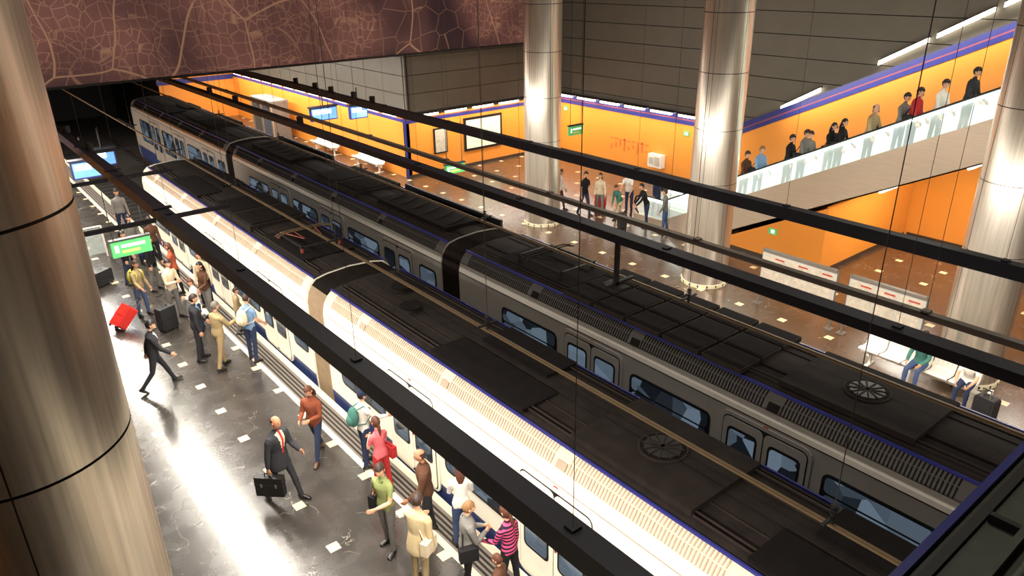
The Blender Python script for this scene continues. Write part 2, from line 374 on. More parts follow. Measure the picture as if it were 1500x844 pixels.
# ---------------------------------------------------------------- trains
def train(x0,cars,side,lv,lvg,detail):
    x1=x0+2.3; mid=(x0+x1)/2; P=empty('metro_train')
    def prof():
        L_=[(x0+.08,-.6),(x0+.02,-.35),(x0,.2),(x0,2.12),(x0+.05,2.34),(x0+.15,2.5),(x0+.27,2.6),(x0+.55,2.66),(mid,2.7)]
        return L_+[(2*mid-a,z) for a,z in L_[:-1]][::-1]
    segm=[skirt,skirt,side,side,lv,lv,roofm,roofm,roofm,roofm,lv,lv,side,side,skirt,skirt,dark]
    body=MB(); win=MB(); roof=MB()
    for ci,(ya,yb,cab) in enumerate(cars):
        body.prism(prof(),'y',ya,yb,side,segm=segm)
        if cab:
            p0=prof()
            rings=[[(a,yb,z) for a,z in p0],[(mid+(a-mid)*.97,yb+.35,z-.05 if z>1 else z) for a,z in p0],[(mid+(a-mid)*.9,yb+.75,(z-.35 if z>1.8 else z)) for a,z in p0]]
            body.loft(rings,side,True,False)
            win.box(x0+.35,x1-.35,yb+.6,yb+.79,.9,1.9,winm)
        for sx in (x0+.26,x1-.26): body.box(sx-.016,sx+.016,ya,yb,2.59,2.635,bluem)
        for sx in (x0-.008,x1+.0): body.box(sx,sx+.008,ya,yb,2.11,2.125,lvg)
        for sg,xx in ((1,x0),(-1,x1)):
            y=ya+.3
            while y<yb-.3:
                if (y-ya)%3.0>.35:
                    body.prism([(xx+sg*.06,2.35),(xx+sg*.14,2.488),(xx+sg*.137,2.502),(xx+sg*.05,2.356)],'y',y,y+.02,lvg)
                    body.prism([(xx+sg*.16,2.505),(xx+sg*.245,2.58),(xx+sg*.238,2.588),(xx+sg*.153,2.512)],'y',y,y+.02,lvg)
                elif (y-ya)%3.0<.06: body.prism([(xx+sg*.06,2.36),(xx+sg*.12,2.46),(xx+sg*.11,2.48),(xx+sg*.04,2.37)],'y',y,y+.2,lvg)
                y+=.06
        items=[]; ws=ya+.28; items.append(('w',ws,ws+.75)); yy=ya+1.35
        while yy+1.65<yb-.9:
            items.append(('d',yy,yy+1.6))
            if yy+1.6+.25+1.75<yb-.2: items.append(('w',yy+1.9,yy+3.75))
            yy+=4.03
        items=[i for i in items if i[2]<yb-.15]
        for o_,xf in ((-1,x0),(1,x1)):
            for t_,a,c in items:
                if t_=='w':
                    win.rr(xf,xf+o_*.012,a-.03,c+.03,.64,1.8,.13,winframe)
                    if c-a>1:
                        win.rr(xf,xf+o_*.018,a+.03,c-.03,.7,1.42,.09,winm); win.rr(xf,xf+o_*.018,a+.03,c-.03,1.46,1.74,.07,winm)
                    else: win.rr(xf,xf+o_*.018,a+.03,c-.03,.7,1.74,.09,winm)
                else:
                    win.rr(xf,xf+o_*.03,a-.06,c+.06,-.04,2.06,.16,side); win.rr(xf,xf+o_*.033,a,c,.0,1.99,.12,winframe)
                    m_=(a+c)/2
                    for q0,q1 in ((a+.02,m_-.012),(m_+.012,c-.02)):
                        win.rr(xf,xf+o_*.045,q0,q1,.02,1.96,.1,side); win.rr(xf,xf+o_*.052,q0+.09,q1-.09,.55,1.8,.09,winframe); win.rr(xf,xf+o_*.056,q0+.13,q1-.13,.6,1.75,.07,winm)
                    win.rr(xf,xf+o_*.02,m_-.05,m_+.05,2.03,2.07,.015,redl)
                    win.rr(xf+o_*.05,xf+o_*.07,m_-.08,m_-.05,.9,1.1,.01,redl)
        for k in range(5):
            xr=mid-.72+k*.36; roof.box(xr-.008,xr+.008,ya+.1,yb-.1,2.66,2.695,roofl)
        for u,(q,kind) in enumerate(detail[ci]):
            if kind=='fan':
                roof.box(mid-.75,mid+.75,q-1.1,q+1.1,2.66,2.76,roofm)
                roof.tube([(mid,q,2.76),(mid,q,2.78)],.36,roofl,28); roof.tube([(mid,q,2.78),(mid,q,2.785)],.33,roofd,24); roof.tube([(mid,q,2.785),(mid,q,2.79)],.27,black,24)
                for a in range(0,180,30):
                    X=Matrix.Translation((mid,q,2.793))@Matrix.Rotation(rad(a),4,'Z'); roof.box(-.3,.3,-.012,.012,-.005,.006,roofl,X)
            if kind=='ac':
                roof.box(mid-.8,mid+.8,q-1.5,q+1.5,2.64,2.78,roofm); roof.box(mid-.7,mid+.7,q-1.4,q-.1,2.78,2.8,roofd); roof.box(mid-.7,mid+.7,q+.1,q+1.4,2.78,2.8,roofd)
                for g_ in range(10): roof.box(mid-.65,mid+.65,q-1.35+g_*.12,q-1.31+g_*.12,2.8,2.815,roofm)
            if kind=='dark':
                roof.box(mid-.85,mid-.1,q-1.3,q+1.3,2.66,2.72,roofd); roof.box(mid+.1,mid+.8,q-.8,q+1.0,2.66,2.74,roofd)
            if kind=='vent':
                for g_ in (-.5,.5): roof.tube([(mid+g_*.4,q+g_,2.68),(mid+g_*.4,q+g_,2.78)],.2,roofm,16); roof.tube([(mid+g_*.4,q+g_,2.78),(mid+g_*.4,q+g_,2.81)],.24,roofd,16)
            if kind=='grid':
                for a in range(5):
                    for c in range(3):
                        xx=mid-.95+c*.64; yy2=q-2.2+a*.9
                        roof.box(xx,xx+.58,yy2,yy2+.82,2.66,2.75,roofl); roof.box(xx+.03,xx+.55,yy2+.03,yy2+.79,2.75,2.76,roofd)
            if kind in('panto','panto2'):
                ins=insul if kind=='panto' else roofl
                roof.box(mid-.7,mid+.7,q-1.2,q+1.2,2.66,2.72,roofd)
                for sx in (-.5,.5):
                    for sy in (-.7,.7): roof.tube([(mid+sx,q+sy,2.72),(mid+sx,q+sy,2.84)],.045,ins,8)
                roof.box(mid-.55,mid+.55,q-.75,q-.7,2.84,2.87,dark); roof.box(mid-.55,mid+.55,q+.7,q+.75,2.84,2.87,dark)
                for sx in (-.5,.5): roof.box(mid+sx-.02,mid+sx+.02,q-.75,q+.75,2.84,2.87,dark)
                for sx in (-.45,.45): roof.tube([(mid+sx,q+.7,2.86),(mid+sx*.5,q-.3,2.91),(mid+sx*.6,q+.25,2.96)],.016,ins,6)
                for dy in (.2,.32): roof.tube([(mid-.75,q+dy,2.92),(mid-.5,q+dy,2.985),(mid+.5,q+dy,2.985),(mid+.75,q+dy,2.92)],.016,copper if kind=='panto' else roofl,6)
            if kind=='fair':
                roof.box(x1-.42,x1-.34,q-2.4,q+2.4,2.6,2.86,black); roof.box(mid-.6,mid+.5,q-1.8,q+1.8,2.66,2.8,roofd)
                for g_ in range(6): roof.tube([(mid-.4,q-1.6+g_*.6,2.8),(mid+.3,q-1.5+g_*.6,2.86)],.025,roofl,6)
        roof.tube([(x0+.5,ya+.2,2.7),(x0+.5,yb-.2,2.7)],.016,roofl,6); roof.tube([(x1-.5,ya+.2,2.7),(x1-.5,yb-.2,2.7)],.016,roofl,6)
        for q in (ya+2.4,yb-2.4):
            body.box(x0+.25,x1-.25,q-1.1,q+1.1,-.85,-.5,black)
            for sx in (x0+.4,x1-.4):
                for w in (-.7,.7): body.tube([(sx-.05,q+w,-.6),(sx+.05,q+w,-.6)],.34,black,20)
    bl=MB(); bm=bell if side is cream else roofl
    bseg=[bm]*5+[roofm]*6+[bm]*6
    for (a0,_,_),(_,b1,_) in zip(cars[:-1],cars[1:]):
        lo,hi=b1,a0; n=21; rings=[]
        for i in range(n):
            s_=.95 if i%2 else 1.0; yv=lo+(hi-lo)*i/(n-1); rings.append([(mid+(a-mid)*s_*.97,yv,.9+(z-.9)*s_*.98) for a,z in prof()])
        bl.loft(rings,bm,True,False,segm=bseg)
    body.obj('train_body',P); win.obj('doors_and_windows',P); roof.obj('roof_equipment',P); bl.obj('gangway_bellows',P)
train(5.95,[(14.95,28.5,True),(.3,14.1,False),(-7.9,-.55,False)],cream,louv,louvg,
 [[(17.1,'panto'),(20.5,'ac'),(24.5,'dark')],[(12.4,'vent'),(8.9,'dark'),(5.5,'fan'),(2.2,'dark')],[(-4,'ac')]])
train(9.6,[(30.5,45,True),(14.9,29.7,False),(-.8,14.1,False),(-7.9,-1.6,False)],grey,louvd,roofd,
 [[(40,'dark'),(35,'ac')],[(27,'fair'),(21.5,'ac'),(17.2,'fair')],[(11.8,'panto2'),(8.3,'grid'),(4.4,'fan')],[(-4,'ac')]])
# ---------------------------------------------------------------- escalators
mE=.51; Ys=17.0
def zl(y): return max(0,(Ys-y)*mE)
def escalator(x0,x1):
    b=MB()
    for xa,xb in ((x0,x0+.16),(x1-.16,x1)):
        b.prism([(18.4,0),(18.4,.22),(17.2,.22),(17,.25),(3,zl(3)+.25),(1.5,zl(3)+.25),(1.5,zl(3)-.85),(3,zl(3)-.9),(15.2,0)],'x',xa,xb,escm)
    b.prism([(15.2,.0),(3,zl(3)-.9),(3,zl(3)-.86),(15.3,.0)],'x',x0,x1,escm)
    y=17.6
    while y>3:
        zt=zl(y-.2); b.box(x0+.16,x1-.16,y-.4,y,zt-.22,zt,stepm); b.box(x0+.16,x1-.16,y-.012,y,zt-.01,zt+.004,yellows); y-=.4
    b.box(x0+.16,x1-.16,17.6,18.4,0,.02,stepm)
    for xg in (x0+.06,x1-.1):
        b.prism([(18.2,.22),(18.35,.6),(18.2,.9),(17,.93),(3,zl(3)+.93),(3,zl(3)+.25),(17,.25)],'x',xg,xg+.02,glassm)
        b.tube([(xg+.01,18.2,.24),(xg+.01,18.4,.4),(xg+.01,18.45,.62),(xg+.01,18.38,.85),(xg+.01,18.15,.97),(xg+.01,17.0,.99),(xg+.01,3,zl(3)+.99)],.032,black,8)
        b.prism([(17.9,.88),(17,.88),(3,zl(3)+.88),(3,zl(3)+.95),(17,.95),(17.9,.95)],'x',xg-.035,xg+.055,handlit)
    return b.obj('escalator')
escalator(20.8,22.3); escalator(22.5,24.0)
b=MB()
for i in range(46):
    y=17.2-i*.31; z=(i+1)*.158; b.box(24.1,26.45,y-.31,y,max(0,z-1.0) if z>1.05 else 0,z,stepm)
b.prism([(17.2,.9),(3,zl(3)+.95),(3,zl(3)+1.0),(17.2,.95)],'x',24.1,24.15,steel)
b.obj('staircase')
b=MB()
b.prism([(10.7,0),(14.9,0),(10.7,zl(10.7)-1.02)],'x',20.86,20.95,orange); b.box(20.95,26.44,10.7,10.8,0,zl(10.7)-1.02,orange)
b.box(20.84,20.86,10.7,14.8,0,.12,base_m); b.box(20.86,26.44,10.68,10.7,0,.14,base_m)
b.obj('wall_under_escalator')
b=MB()
for yy in (9.6,7.4,5.2):
    zz=zl(yy)-.95; X=Matrix.Translation((23.2,yy,zz))@Matrix.Rotation(-math.atan(mE),4,'X'); b.box(-1.6,1.6,-.08,.08,-.06,0,tubew,X)
so=b.obj('added_soffit_strips')  # glowing strips and fills added to brighten the orange wall under the escalator
for yy in (8.6,5.4):
    zz=zl(yy)-1.05; area('fill_soffit',(23.0,yy,zz),3.2,.5,150,(1,.92,.8),rot=(.35,0,0),parent=so)
b=MB(); b.box(18.8,26.4,-7.9,1.4,6.9,7.14,slat); b.obj('floor_mezzanine')
# ---------------------------------------------------------------- service gantry near camera
b=MB(); b.box(4.4,19,.6,1.6,4.45,4.56,gant); b.box(4.4,19,1.56,1.63,4.42,4.62,bluem); b.box(4.4,19,1.42,1.5,4.56,4.6,dark); b.box(4.4,19,1.1,1.16,4.56,4.66,gant)
b.tube([(4.5,.95,4.7),(19,.95,4.7)],.045,gant,10)
for i in range(10): b.box(5+i*1.4,5.06+i*1.4,.65,1.4,4.56,4.65,dark)
b.tube([(8.1,1.0,4.66),(8.1,1.3,4.66)],.13,beamg,20); b.tube([(8.1,.98,4.66),(8.1,1.32,4.66)],.07,dark,16)
b.obj('service_gantry')
# ---------------------------------------------------------------- furniture & signs
def bench(x,y,L,rz):
    b=MB(); n=int(L/.52)
    b.box(-L/2,L/2,-.03,.03,.28,.34,white)
    for s_ in (-L/2+.25,L/2-.25): b.box(s_-.04,s_+.04,-.25,.2,0,.03,white); b.box(s_-.03,s_+.03,-.03,.03,0,.3,white); b.box(s_-.03,s_+.03,-.18,.2,.3,.4,white)
    for i in range(n):
        xa=-L/2+i*.52+.02; xb=xa+.48
        pr=[(-.24,.43),(-.2,.455),(0,.42),(.16,.42),(.22,.5),(.27,.82),(.25,.83),(.19,.52),(.14,.445),(0,.445),(-.2,.48),(-.25,.455)]
        b.prism(pr,'x',xa,xb,white)
        for h in range(4):
            for g_ in range(4): b.box(xa+.07+g_*.1,xa+.1+g_*.1,.2+h*.01,.25+h*.01,.56+h*.06,.58+h*.06,frameg)
    return b.obj('platform_bench',loc=(x,y,0),rotz=rz)
bench(16.65,5.6,3.1,rad(-90)); bench(16.9,36.9,2.6,rad(-90)); bench(16.9,32.2,2.6,rad(-90))
def board(y0,y1):
    b=MB()
    for y in (y0,y1): b.tube([(0,y,0),(0,y,1.68)],.035,beamg,10); b.box(-.12,.12,y-.1,y+.1,0,.02,beamg)
    b.box(-.04,.04,y0,y1,.62,1.62,frameg); n=3; w=(y1-y0-.1)/n
    for i in range(n):
        for s_ in (-1,1): b.box(min(s_*.04,s_*.047),max(s_*.04,s_*.047),y0+.08+i*w,y0+.02+(i+1)*w,.7,1.54,paper)
        b.box(-.05,-.047,y0+.12+i*w,y0+.4+i*w,1.46,1.5,redl)
        for r_ in range(4): b.box(-.05,-.047,y0+.14+i*w,y0-.06+(i+1)*w,.8+r_*.15,.82+r_*.15,frameg)
    b.box(-.06,.06,y0,y1,1.6,1.68,beamg)
    return b.obj('information_board',loc=(17.7,0,0))
board(8.55,10.75); board(6.3,8.2)
def hang_sign(n,x,y,z,w,h,m,txt,rod=1.5,deep=.12):
    b=MB(); b.box(-w/2,w/2,-deep/2,deep/2,0,h,m); b.box(-w/2-.02,w/2+.02,-deep/2-.02,deep/2+.02,h,h+.04,dark)
    for s_ in (-w*.4,w*.4): b.tube([(s_,0,h),(s_,0,h+rod)],.012,dark,6)
    for s_ in (-1,1):
        yy=s_*(deep/2); ya,yb=min(yy,yy+s_*.006),max(yy,yy+s_*.006)
        b.box(-w*.42,-w*.32,ya,yb,h*.3,h*.75,txt); b.box(-w*.25,w*.35,ya,yb,h*.56,h*.74,txt); b.box(-w*.25,w*.2,ya,yb,h*.22,h*.38,yellows)
    return b.obj(n,loc=(x,y,z))
hang_sign('exit_sign',3.6,20.2,2.35,.95,.42,greens,whitesign,1.3)
hang_sign('exit_sign',22.3,23.3,2.25,.8,.4,greens,whitesign,10)
hang_sign('exit_sign',14.4,21.1,2.4,.8,.32,greens,whitesign,1.6)
def screen(x,y,z,w=.9):
    b=MB(); b.box(-w/2,w/2,-.09,.09,0,.6,bluem); b.box(-w/2+.04,w/2-.04,-.1,-.09,.05,.55,screenb); b.box(-w/2+.1,w/2-.3,-.104,-.1,.3,.5,screenw); b.box(-w/2+.04,w/2-.04,.09,.1,.05,.55,screenb)
    b.tube([(0,0,.6),(0,0,1.4)],.03,dark,8); b.box(-w/2-.05,w/2+.05,-.14,.14,.6,.66,beamm)
    return b.obj('information_screen',loc=(x,y,z))
screen(4.25,28.4,2.6,.9); screen(5.1,29.9,2.6,.8); screen(14.9,32.3,2.6,1.3); screen(16.3,31.6,2.6,.9); screen(2.6,33,2.6,1.2)
b=MB(); b.box(20.6,22.9,29.22,29.28,.75,2.35,winframe); b.box(20.72,22.78,29.2,29.22,.87,2.23,posterlit); b.obj('framed_map_poster')
b=MB(); b.box(18.85,19.6,29.22,29.28,.9,2.1,winframe); b.box(18.92,19.53,29.2,29.22,.97,2.03,paper); b.obj('framed_notice')
b=MB(); b.box(26.2,26.48,21.7,22.5,.35,.95,white); b.box(26.18,26.2,21.78,22.1,.45,.85,paper); b.box(26.18,26.2,22.15,22.42,.5,.8,frameg); b.obj('wall_cabinet')
b=MB()
for i in range(9):
    yy=25.2-i*.28; b.box(26.48,26.49,yy-.14,yy-.06,.7+.1*(i%3),.95+.12*(i%4),graf); b.box(26.48,26.49,yy-.2,yy-.02,1.2,1.25+.03*(i%2),graf)
b.obj('wall_lettering')
for (yy,zz) in ((20.6,2.0),(28.4,2.1)):
    b=MB(); b.box(26.46,26.49,yy-.14,yy+.14,zz,zz+.22,greens); b.box(26.455,26.46,yy-.08,yy+.08,zz+.05,zz+.16,whitesign); b.obj('emergency_sign')
b=MB(); b.box(20.83,20.855,12.3,12.6,.9,1.1,greens); b.box(20.82,20.83,12.38,12.5,.94,1.06,whitesign); b.obj('emergency_sign')
b=MB()
for yy in (41.2,42.6,44):
    b.box(15.9,16.9,yy-.06,yy+.06,0,2.1,beamg); b.box(15.85,15.9,yy-.1,yy+.1,0,2.15,steel)
b.box(15.85,16.9,41.1,44.1,2.1,2.25,beamg); b.box(16.85,16.9,41.2,44,0,2.1,paper); b.box(16.6,16.85,41.5,42.3,0,1.5,screenb)
b.obj('ticket_machine_kiosk')
b=MB(); b.tube([(2.7,27.6,0),(2.7,27.6,1.1)],.03,white,8); b.tube([(4.13,27.6,0),(4.13,27.6,1.1)],.03,white,8); b.tube([(2.7,27.6,1.1),(4.13,27.6,1.1)],.03,white,8); b.box(2.75,4.1,27.59,27.61,.15,1.05,glassp); b.obj('glass_barrier')
# ---------------------------------------------------------------- people
SK=M('skin_fair',(214,160,128),rough=.55,var=.04); SK2=M('skin_tan',(182,126,94),rough=.55,var=.04)
eyew=M('eye_white',(240,236,230),rough=.3,var=0); eyed=M('iris_dark',(40,26,18),rough=.2,var=0); lip=M('lip',(170,80,75),rough=.5,var=0)
HB=M('hair_brown',(52,35,24),rough=.6,var=.3,scale=40); HK=M('hair_black',(26,20,18),rough=.5,var=.3,scale=40); HL=M('hair_blonde',(136,98,60),rough=.6,var=.25,scale=40); HG=M('hair_grey',(104,98,92),rough=.6,var=.2,scale=40); HR=M('hair_auburn',(84,46,28),rough=.6,var=.25,scale=40)
def C(n,*rgb): return M('cloth_'+n,rgb,rough=.9,var=.14,scale=9,bump=.15,spec=.25)
cl=dict(suit=C('charcoal',46,46,50),navy=C('navy',34,40,62),jeans=C('denim',70,86,120),djeans=C('denim_dark',48,56,82),beige=C('beige',192,172,134),khaki=C('khaki',160,138,102),brown=C('brown',86,57,42),leather=C('brown_leather',128,68,46),pink=C('pink',214,104,110),white=C('white',232,226,216),green=C('sage',136,146,92),teal=C('teal',64,110,100),yellow=C('lime',176,170,76),red=C('red',176,46,48),grey=C('grey',116,112,108),black=C('black',28,27,29),lblue=C('light_blue',120,150,186),cream=C('cream',216,198,168),orange=C('rust',160,80,54))
shoe=M('shoe_black',(24,20,18),rough=.35); shoeb=M('shoe_brown',(80,50,32),rough=.4)
def stripe_mat():
    m=C('pink_stripe',232,70,130); nt=m.node_tree; N=nt.nodes; L=nt.links; b=N['Principled BSDF']
    tc=N.new('ShaderNodeTexCoord'); w=N.new('ShaderNodeTexWave'); w.bands_direction='Z'; w.inputs['Scale'].default_value=5; L.new(tc.outputs['Object'],w.inputs['Vector'])
    r=N.new('ShaderNodeValToRGB'); r.color_ramp.interpolation='CONSTANT'; r.color_ramp.elements[0].color=(*lin((215,80,122)),1); r.color_ramp.elements[1].position=.5; r.color_ramp.elements[1].color=(*lin((40,30,50)),1)
    L.new(w.outputs['Fac'],r.inputs[0]); L.new(r.outputs[0],b.inputs['Base Color']); return m
cl['stripe']=stripe_mat()
def fuse(mb,vox):
    me=bpy.data.meshes.new('t'); me.from_pydata(mb.v,[],mb.f); me.update(); o=bpy.data.objects.new('t',me); COL.objects.link(o)
    md=o.modifiers.new('r','REMESH'); md.mode='VOXEL'; md.voxel_size=vox
    sm=o.modifiers.new('s','SMOOTH'); sm.factor=.5; sm.iterations=4
    dg=bpy.context.evaluated_depsgraph_get(); ev=o.evaluated_get(dg); m2=bpy.data.meshes.new_from_object(ev)
    n=len(m2.vertices); co_=np.empty(n*3); m2.vertices.foreach_get('co',co_); co_=co_.reshape(-1,3); F=[tuple(p.vertices) for p in m2.polygons]
    bpy.data.objects.remove(o); bpy.data.meshes.remove(me); bpy.data.meshes.remove(m2)
    return co_,F
def headmesh(mb,c,X,skin,hair,style,s=1.0,female=False):
    na,nb=18,24
    def base(u):
        x,y,z=u
        X_=.074*x; Y_=.094*y; Z_=.115*z
        if z<0: X_*=1-.33*(-z)**1.4
        if z<0 and y<0: Y_*=1-.35*(-z)
        if z<-.3 and y>0: Y_*=1+.04
        fr=max(0,y)
        Y_+=.024*math.exp(-((x/.16)**2+((z+.16)/.17)**2))*(y>.4)
        Y_-=.008*fr*(math.exp(-(((x-.42)/.2)**2+((z-.04)/.14)**2))+math.exp(-(((x+.42)/.2)**2+((z-.04)/.14)**2)))
        Y_+=.005*fr*math.exp(-((z-.25)/.1)**2)
        Y_+=.006*fr*math.exp(-((x/.3)**2+((z+.52)/.08)**2))
        return Vector((X_,Y_,Z_))*s
    def grid(fn,keep,m):
        vs=[];fs=[];us=[]
        for i in range(na+1):
            th=math.pi*i/na
            for j in range(nb):
                ph=2*math.pi*j/nb; u=(math.sin(th)*math.cos(ph),math.sin(th)*math.sin(ph),math.cos(th)); us.append(u); vs.append(X@fn(u)+c)
        for i in range(na):
            for j in range(nb):
                k=(j+1)%nb; q=(i*nb+j,(i+1)*nb+j,(i+1)*nb+k,i*nb+k)
                mu=[sum(us[t][w] for t in q)/4 for w in range(3)]
                if keep(mu): fs.append(q)
        mb.add(vs,fs,m,True)
    grid(base,lambda u:True,skin)
    for sx in (-1,1):
        mb.ell(X@Vector((sx*.03,.076,.006))+c,.0125,.01,.009,eyew,X,6,8); mb.ell(X@Vector((sx*.03,.0835,.006))+c,.0055,.004,.006,eyed,X,5,8)
        mb.ell(X@Vector((sx*.076,-.005,-.004))+c,.011,.02,.03,skin,X,6,8)
        mb.ell(X@Vector((sx*.031,.088,.03))+c,.018,.005,.004,hair,X,4,8)
    mb.ell(X@Vector((0,.09,-.055))+c,.022,.008,.0075,lip,X,6,8)
    if style=='bald': keep=lambda u:(-.35<u[2]<.5 and u[1]<.05); g_=1.06
    elif style=='short': keep=lambda u:(u[2]>.42 if u[1]>.35 else (u[2]>.0 if u[1]>-.1 else u[2]>-.5)); g_=1.1
    else: keep=lambda u:(u[2]>.5 if u[1]>.45 else (u[2]>-.9 if u[1]<.12 else u[2]>.15)); g_=1.15
    def hf(u):
        q=base(u)*g_; n=.004*math.sin(u[0]*23+u[2]*17)+.004*math.sin(u[1]*19); return q+Vector(u)*n*s
    grid(hf,keep,hair)
    if style in('long','tail'):
        w=.075 if style=='long' else .03
        mb.tube([X@Vector((0,-.05,.02))+c,X@Vector((0,-.085,-.08))+c,X@Vector((0,-.09,-.17))+c,X@Vector((0,-.085,-.27))+c],[(w,.035),(w*1.1,.035),(w,.03),(w*.5,.015)],hair,12)
def person(name,x,y,head=0,h=1.72,z=0,top='grey',bot='jeans',skin=SK,hair=HB,style='short',sl='long',coat=0,fem=False,pose=None,shoes=None,inner=None,pack=None,cap=None,tie=None,bulk=1.0,shoulderbag=None):
    p=dict(lean=3,hl=4,hr=-4,kl=4,kr=4,al=8,ar=-4,el=18,er=14,bl=8,br=8,il=.0,ir=.0,nod=8,turn=0,ab=4,fl=0,fr=0); p.update(pose or {})
    T=cl[top]; B=cl[bot]; shoes=shoes or shoe; s=h/1.72
    ln=rad(p['lean']); U=Vector((0,math.sin(ln),math.cos(ln))); F=Vector((0,math.cos(ln),-math.sin(ln))); R=Vector((1,0,0))
    body=MB(); segs=[]; dm=SK
    bw=(.93 if fem else 1.0)*bulk
    rings=[]; jk=.018 if coat else 0
    tor=[(-.11,.12,.085,0),(-.03,.165,.115,0),(.05,.16,.11,0),(.15,.138,.098,.003),(.27,.152,.112,.012 if fem else .005),(.37,.172,.115,.01),(.44,.178,.1,0),(.485,.12,.078,-.005),(.515,.065,.062,0)]
    if fem: tor=[(a,(w*1.02 if a<.06 else w*.92),dd,o_) for a,w,dd,o_ in tor]
    for a,w,dd,o_ in tor:
        cc=U*a+F*o_; w=w*bw+jk*(1 if a<.46 else .3); dd=dd*bulk+jk
        rings.append([cc+R*math.cos(2*math.pi*j/16)*w+F*math.sin(2*math.pi*j/16)*dd for j in range(16)])
    body.loft(rings,dm)
    segs.append((U*-.02,U*.44,'T',.15)); segs.append((U*.44,U*.49,'T',.11))
    hd=U*.5+(Vector((0,0,1))*.6+U*.4).normalized()*.14+F*.012
    body.tube([U*.46,U*.53+F*.004,hd+Vector((0,0,-.02))],[.06,.05,.045],dm,10); segs.append((U*.535,hd,'S',.05))
    segs.append((U*-.1,U*-.02,'T' if coat else 'B',.14))
    if coat>1:
        rr=[]
        for a,w,dd in ((.12,.165,.12),(-.05,.195,.145),(-.16,.205,.155),(-.24,.2,.15)): rr.append([U*a+R*math.cos(2*math.pi*j/16)*w*bw+F*math.sin(2*math.pi*j/16)*dd for j in range(16)])
        body.loft(rr,dm); segs.append((U*-.22,U*0,'T',.2))
    ank=[]
    for sd,hf,kf,fp in ((-1,p['hl'],p['kl'],p['fl']),(1,p['hr'],p['kr'],p['fr'])):
        ab=rad(p['ab']); a=rad(hf); k=rad(kf)
        hp=U*-.03+R*sd*.088*bw; td=Vector((sd*math.sin(ab),math.sin(a),-math.cos(a))).normalized(); kn=hp+td*.43
        cdv=Vector((sd*math.sin(ab)*.4,math.sin(a-k),-math.cos(a-k))).normalized(); an=kn+cdv*.42
        th=.088 if not fem else .086
        body.tube([hp+td*-.03,hp+td*.12,hp+td*.3,kn,kn+cdv*.12,kn+cdv*.28,an],[th*bulk,th*bulk,.07*bulk,.058,.058,.05,.042 if fem else .05],dm,12)
        fa=rad(fp); td2=Vector((sd*.2,math.cos(fa),math.sin(fa))).normalized(); up=Vector((0,-math.sin(fa),math.cos(fa)))
        hl=an-td2*.06-up*.045; to=an+td2*.19-up*.062
        body.tube([hl-td2*.01,hl+td2*.03,hl+td2*.12,to-td2*.03,to],[(.03,.03),(.042,.042),(.046,.038),(.047,.026),(.025,.015)],dm,10)
        body.tube([an+Vector((0,0,.04)),an-up*.04],[.042,.04],dm,10)
        segs.append((hp,kn,'B',.08)); segs.append((kn,kn+cdv*.37,'B',.055)); segs.append((hl,to,'F',.05)); segs.append((an,an-up*.05,'F',.03))
        ank.append((an,up))
    wr=[]
    for sd,af,ef,bf,inw in ((-1,p['al'],p['el'],p['bl'],p['il']),(1,p['ar'],p['er'],p['br'],p['ir'])):
        a=rad(af); e=rad(ef); bb=rad(bf)
        sh=U*.43+R*sd*(.168*bw+jk*.6); ud=Vector((sd*math.sin(bb),math.sin(a)*math.cos(bb),-math.cos(a)*math.cos(bb))).normalized(); el=sh+ud*.285
        fd=Vector((sd*(math.sin(bb)*.6-inw),math.sin(a+e),-math.cos(a+e))).normalized(); w=el+fd*.25
        q=1.15 if sl=='long' else 1.0; q*=.95 if fem else 1; q*=1.12 if coat else 1
        body.tube([sh+R*sd*-.03+U*.012,sh+ud*.05,sh+ud*.16,el,el+fd*.09,w+fd*.01],[.055*q,.056*q,.046*q,.041*q,.041*q,(.034 if sl=='long' else .027)*(1.08 if coat else 1)],dm,12)
        if sl=='short': segs.append((sh,sh+ud*.17,'T',.05)); segs.append((sh+ud*.2,el,'S',.045))
        else: segs.append((sh,el,'T',.05))
        segs.append((el,w,'T' if sl=='long' else 'S',.04))
        segs.append((w+fd*.02,w+fd*.08,'S',.03))
        wr.append((w,fd,sd))
    gz=min((a-up*.085).z for a,up in ank)
    co_,FF=fuse(body,.0155)
    cen=np.array([co_[list(f_)].mean(axis=0) for f_ in FF]); best=np.full(len(FF),1e9); lab=np.zeros(len(FF),int)
    for si,(a,bb,l,rr_) in enumerate(segs):
        a=np.array(a); bb=np.array(bb); dv=bb-a; t=np.clip(((cen-a)@dv)/max(1e-9,dv@dv),0,1); dd=np.linalg.norm(cen-(a+t[:,None]*dv),axis=1)/rr_
        w_=dd<best; best[w_]=dd[w_]; lab[w_]=si
    out=MB(); mm=dict(T=T,S=skin,B=B,F=shoes)
    mats_=[mm[segs[l][2]] for l in lab]
    if inner or tie:
        un=np.array(U); fn=np.array(F)
        for i,c_ in enumerate(cen):
            if segs[lab[i]][2]=='T' and abs(c_[0])<.012+.07*max(0,(c_@un-.1))/.4 and (c_@fn)>.05 and c_@un>.1 and np.linalg.norm(c_)<.62:
                mats_[i]=cl[tie] if (tie and abs(c_[0])<.02) else cl[inner or 'white']
    out.v=[tuple(q) for q in co_]; out.f=list(FF); out.sm=[True]*len(FF)
    for m_ in mats_: out.m.append(out.mi(m_))
    out.tube([U*.485,U*.52],[(.082,.07),(.062,.06)],T if not (inner) else cl[inner],14,False)
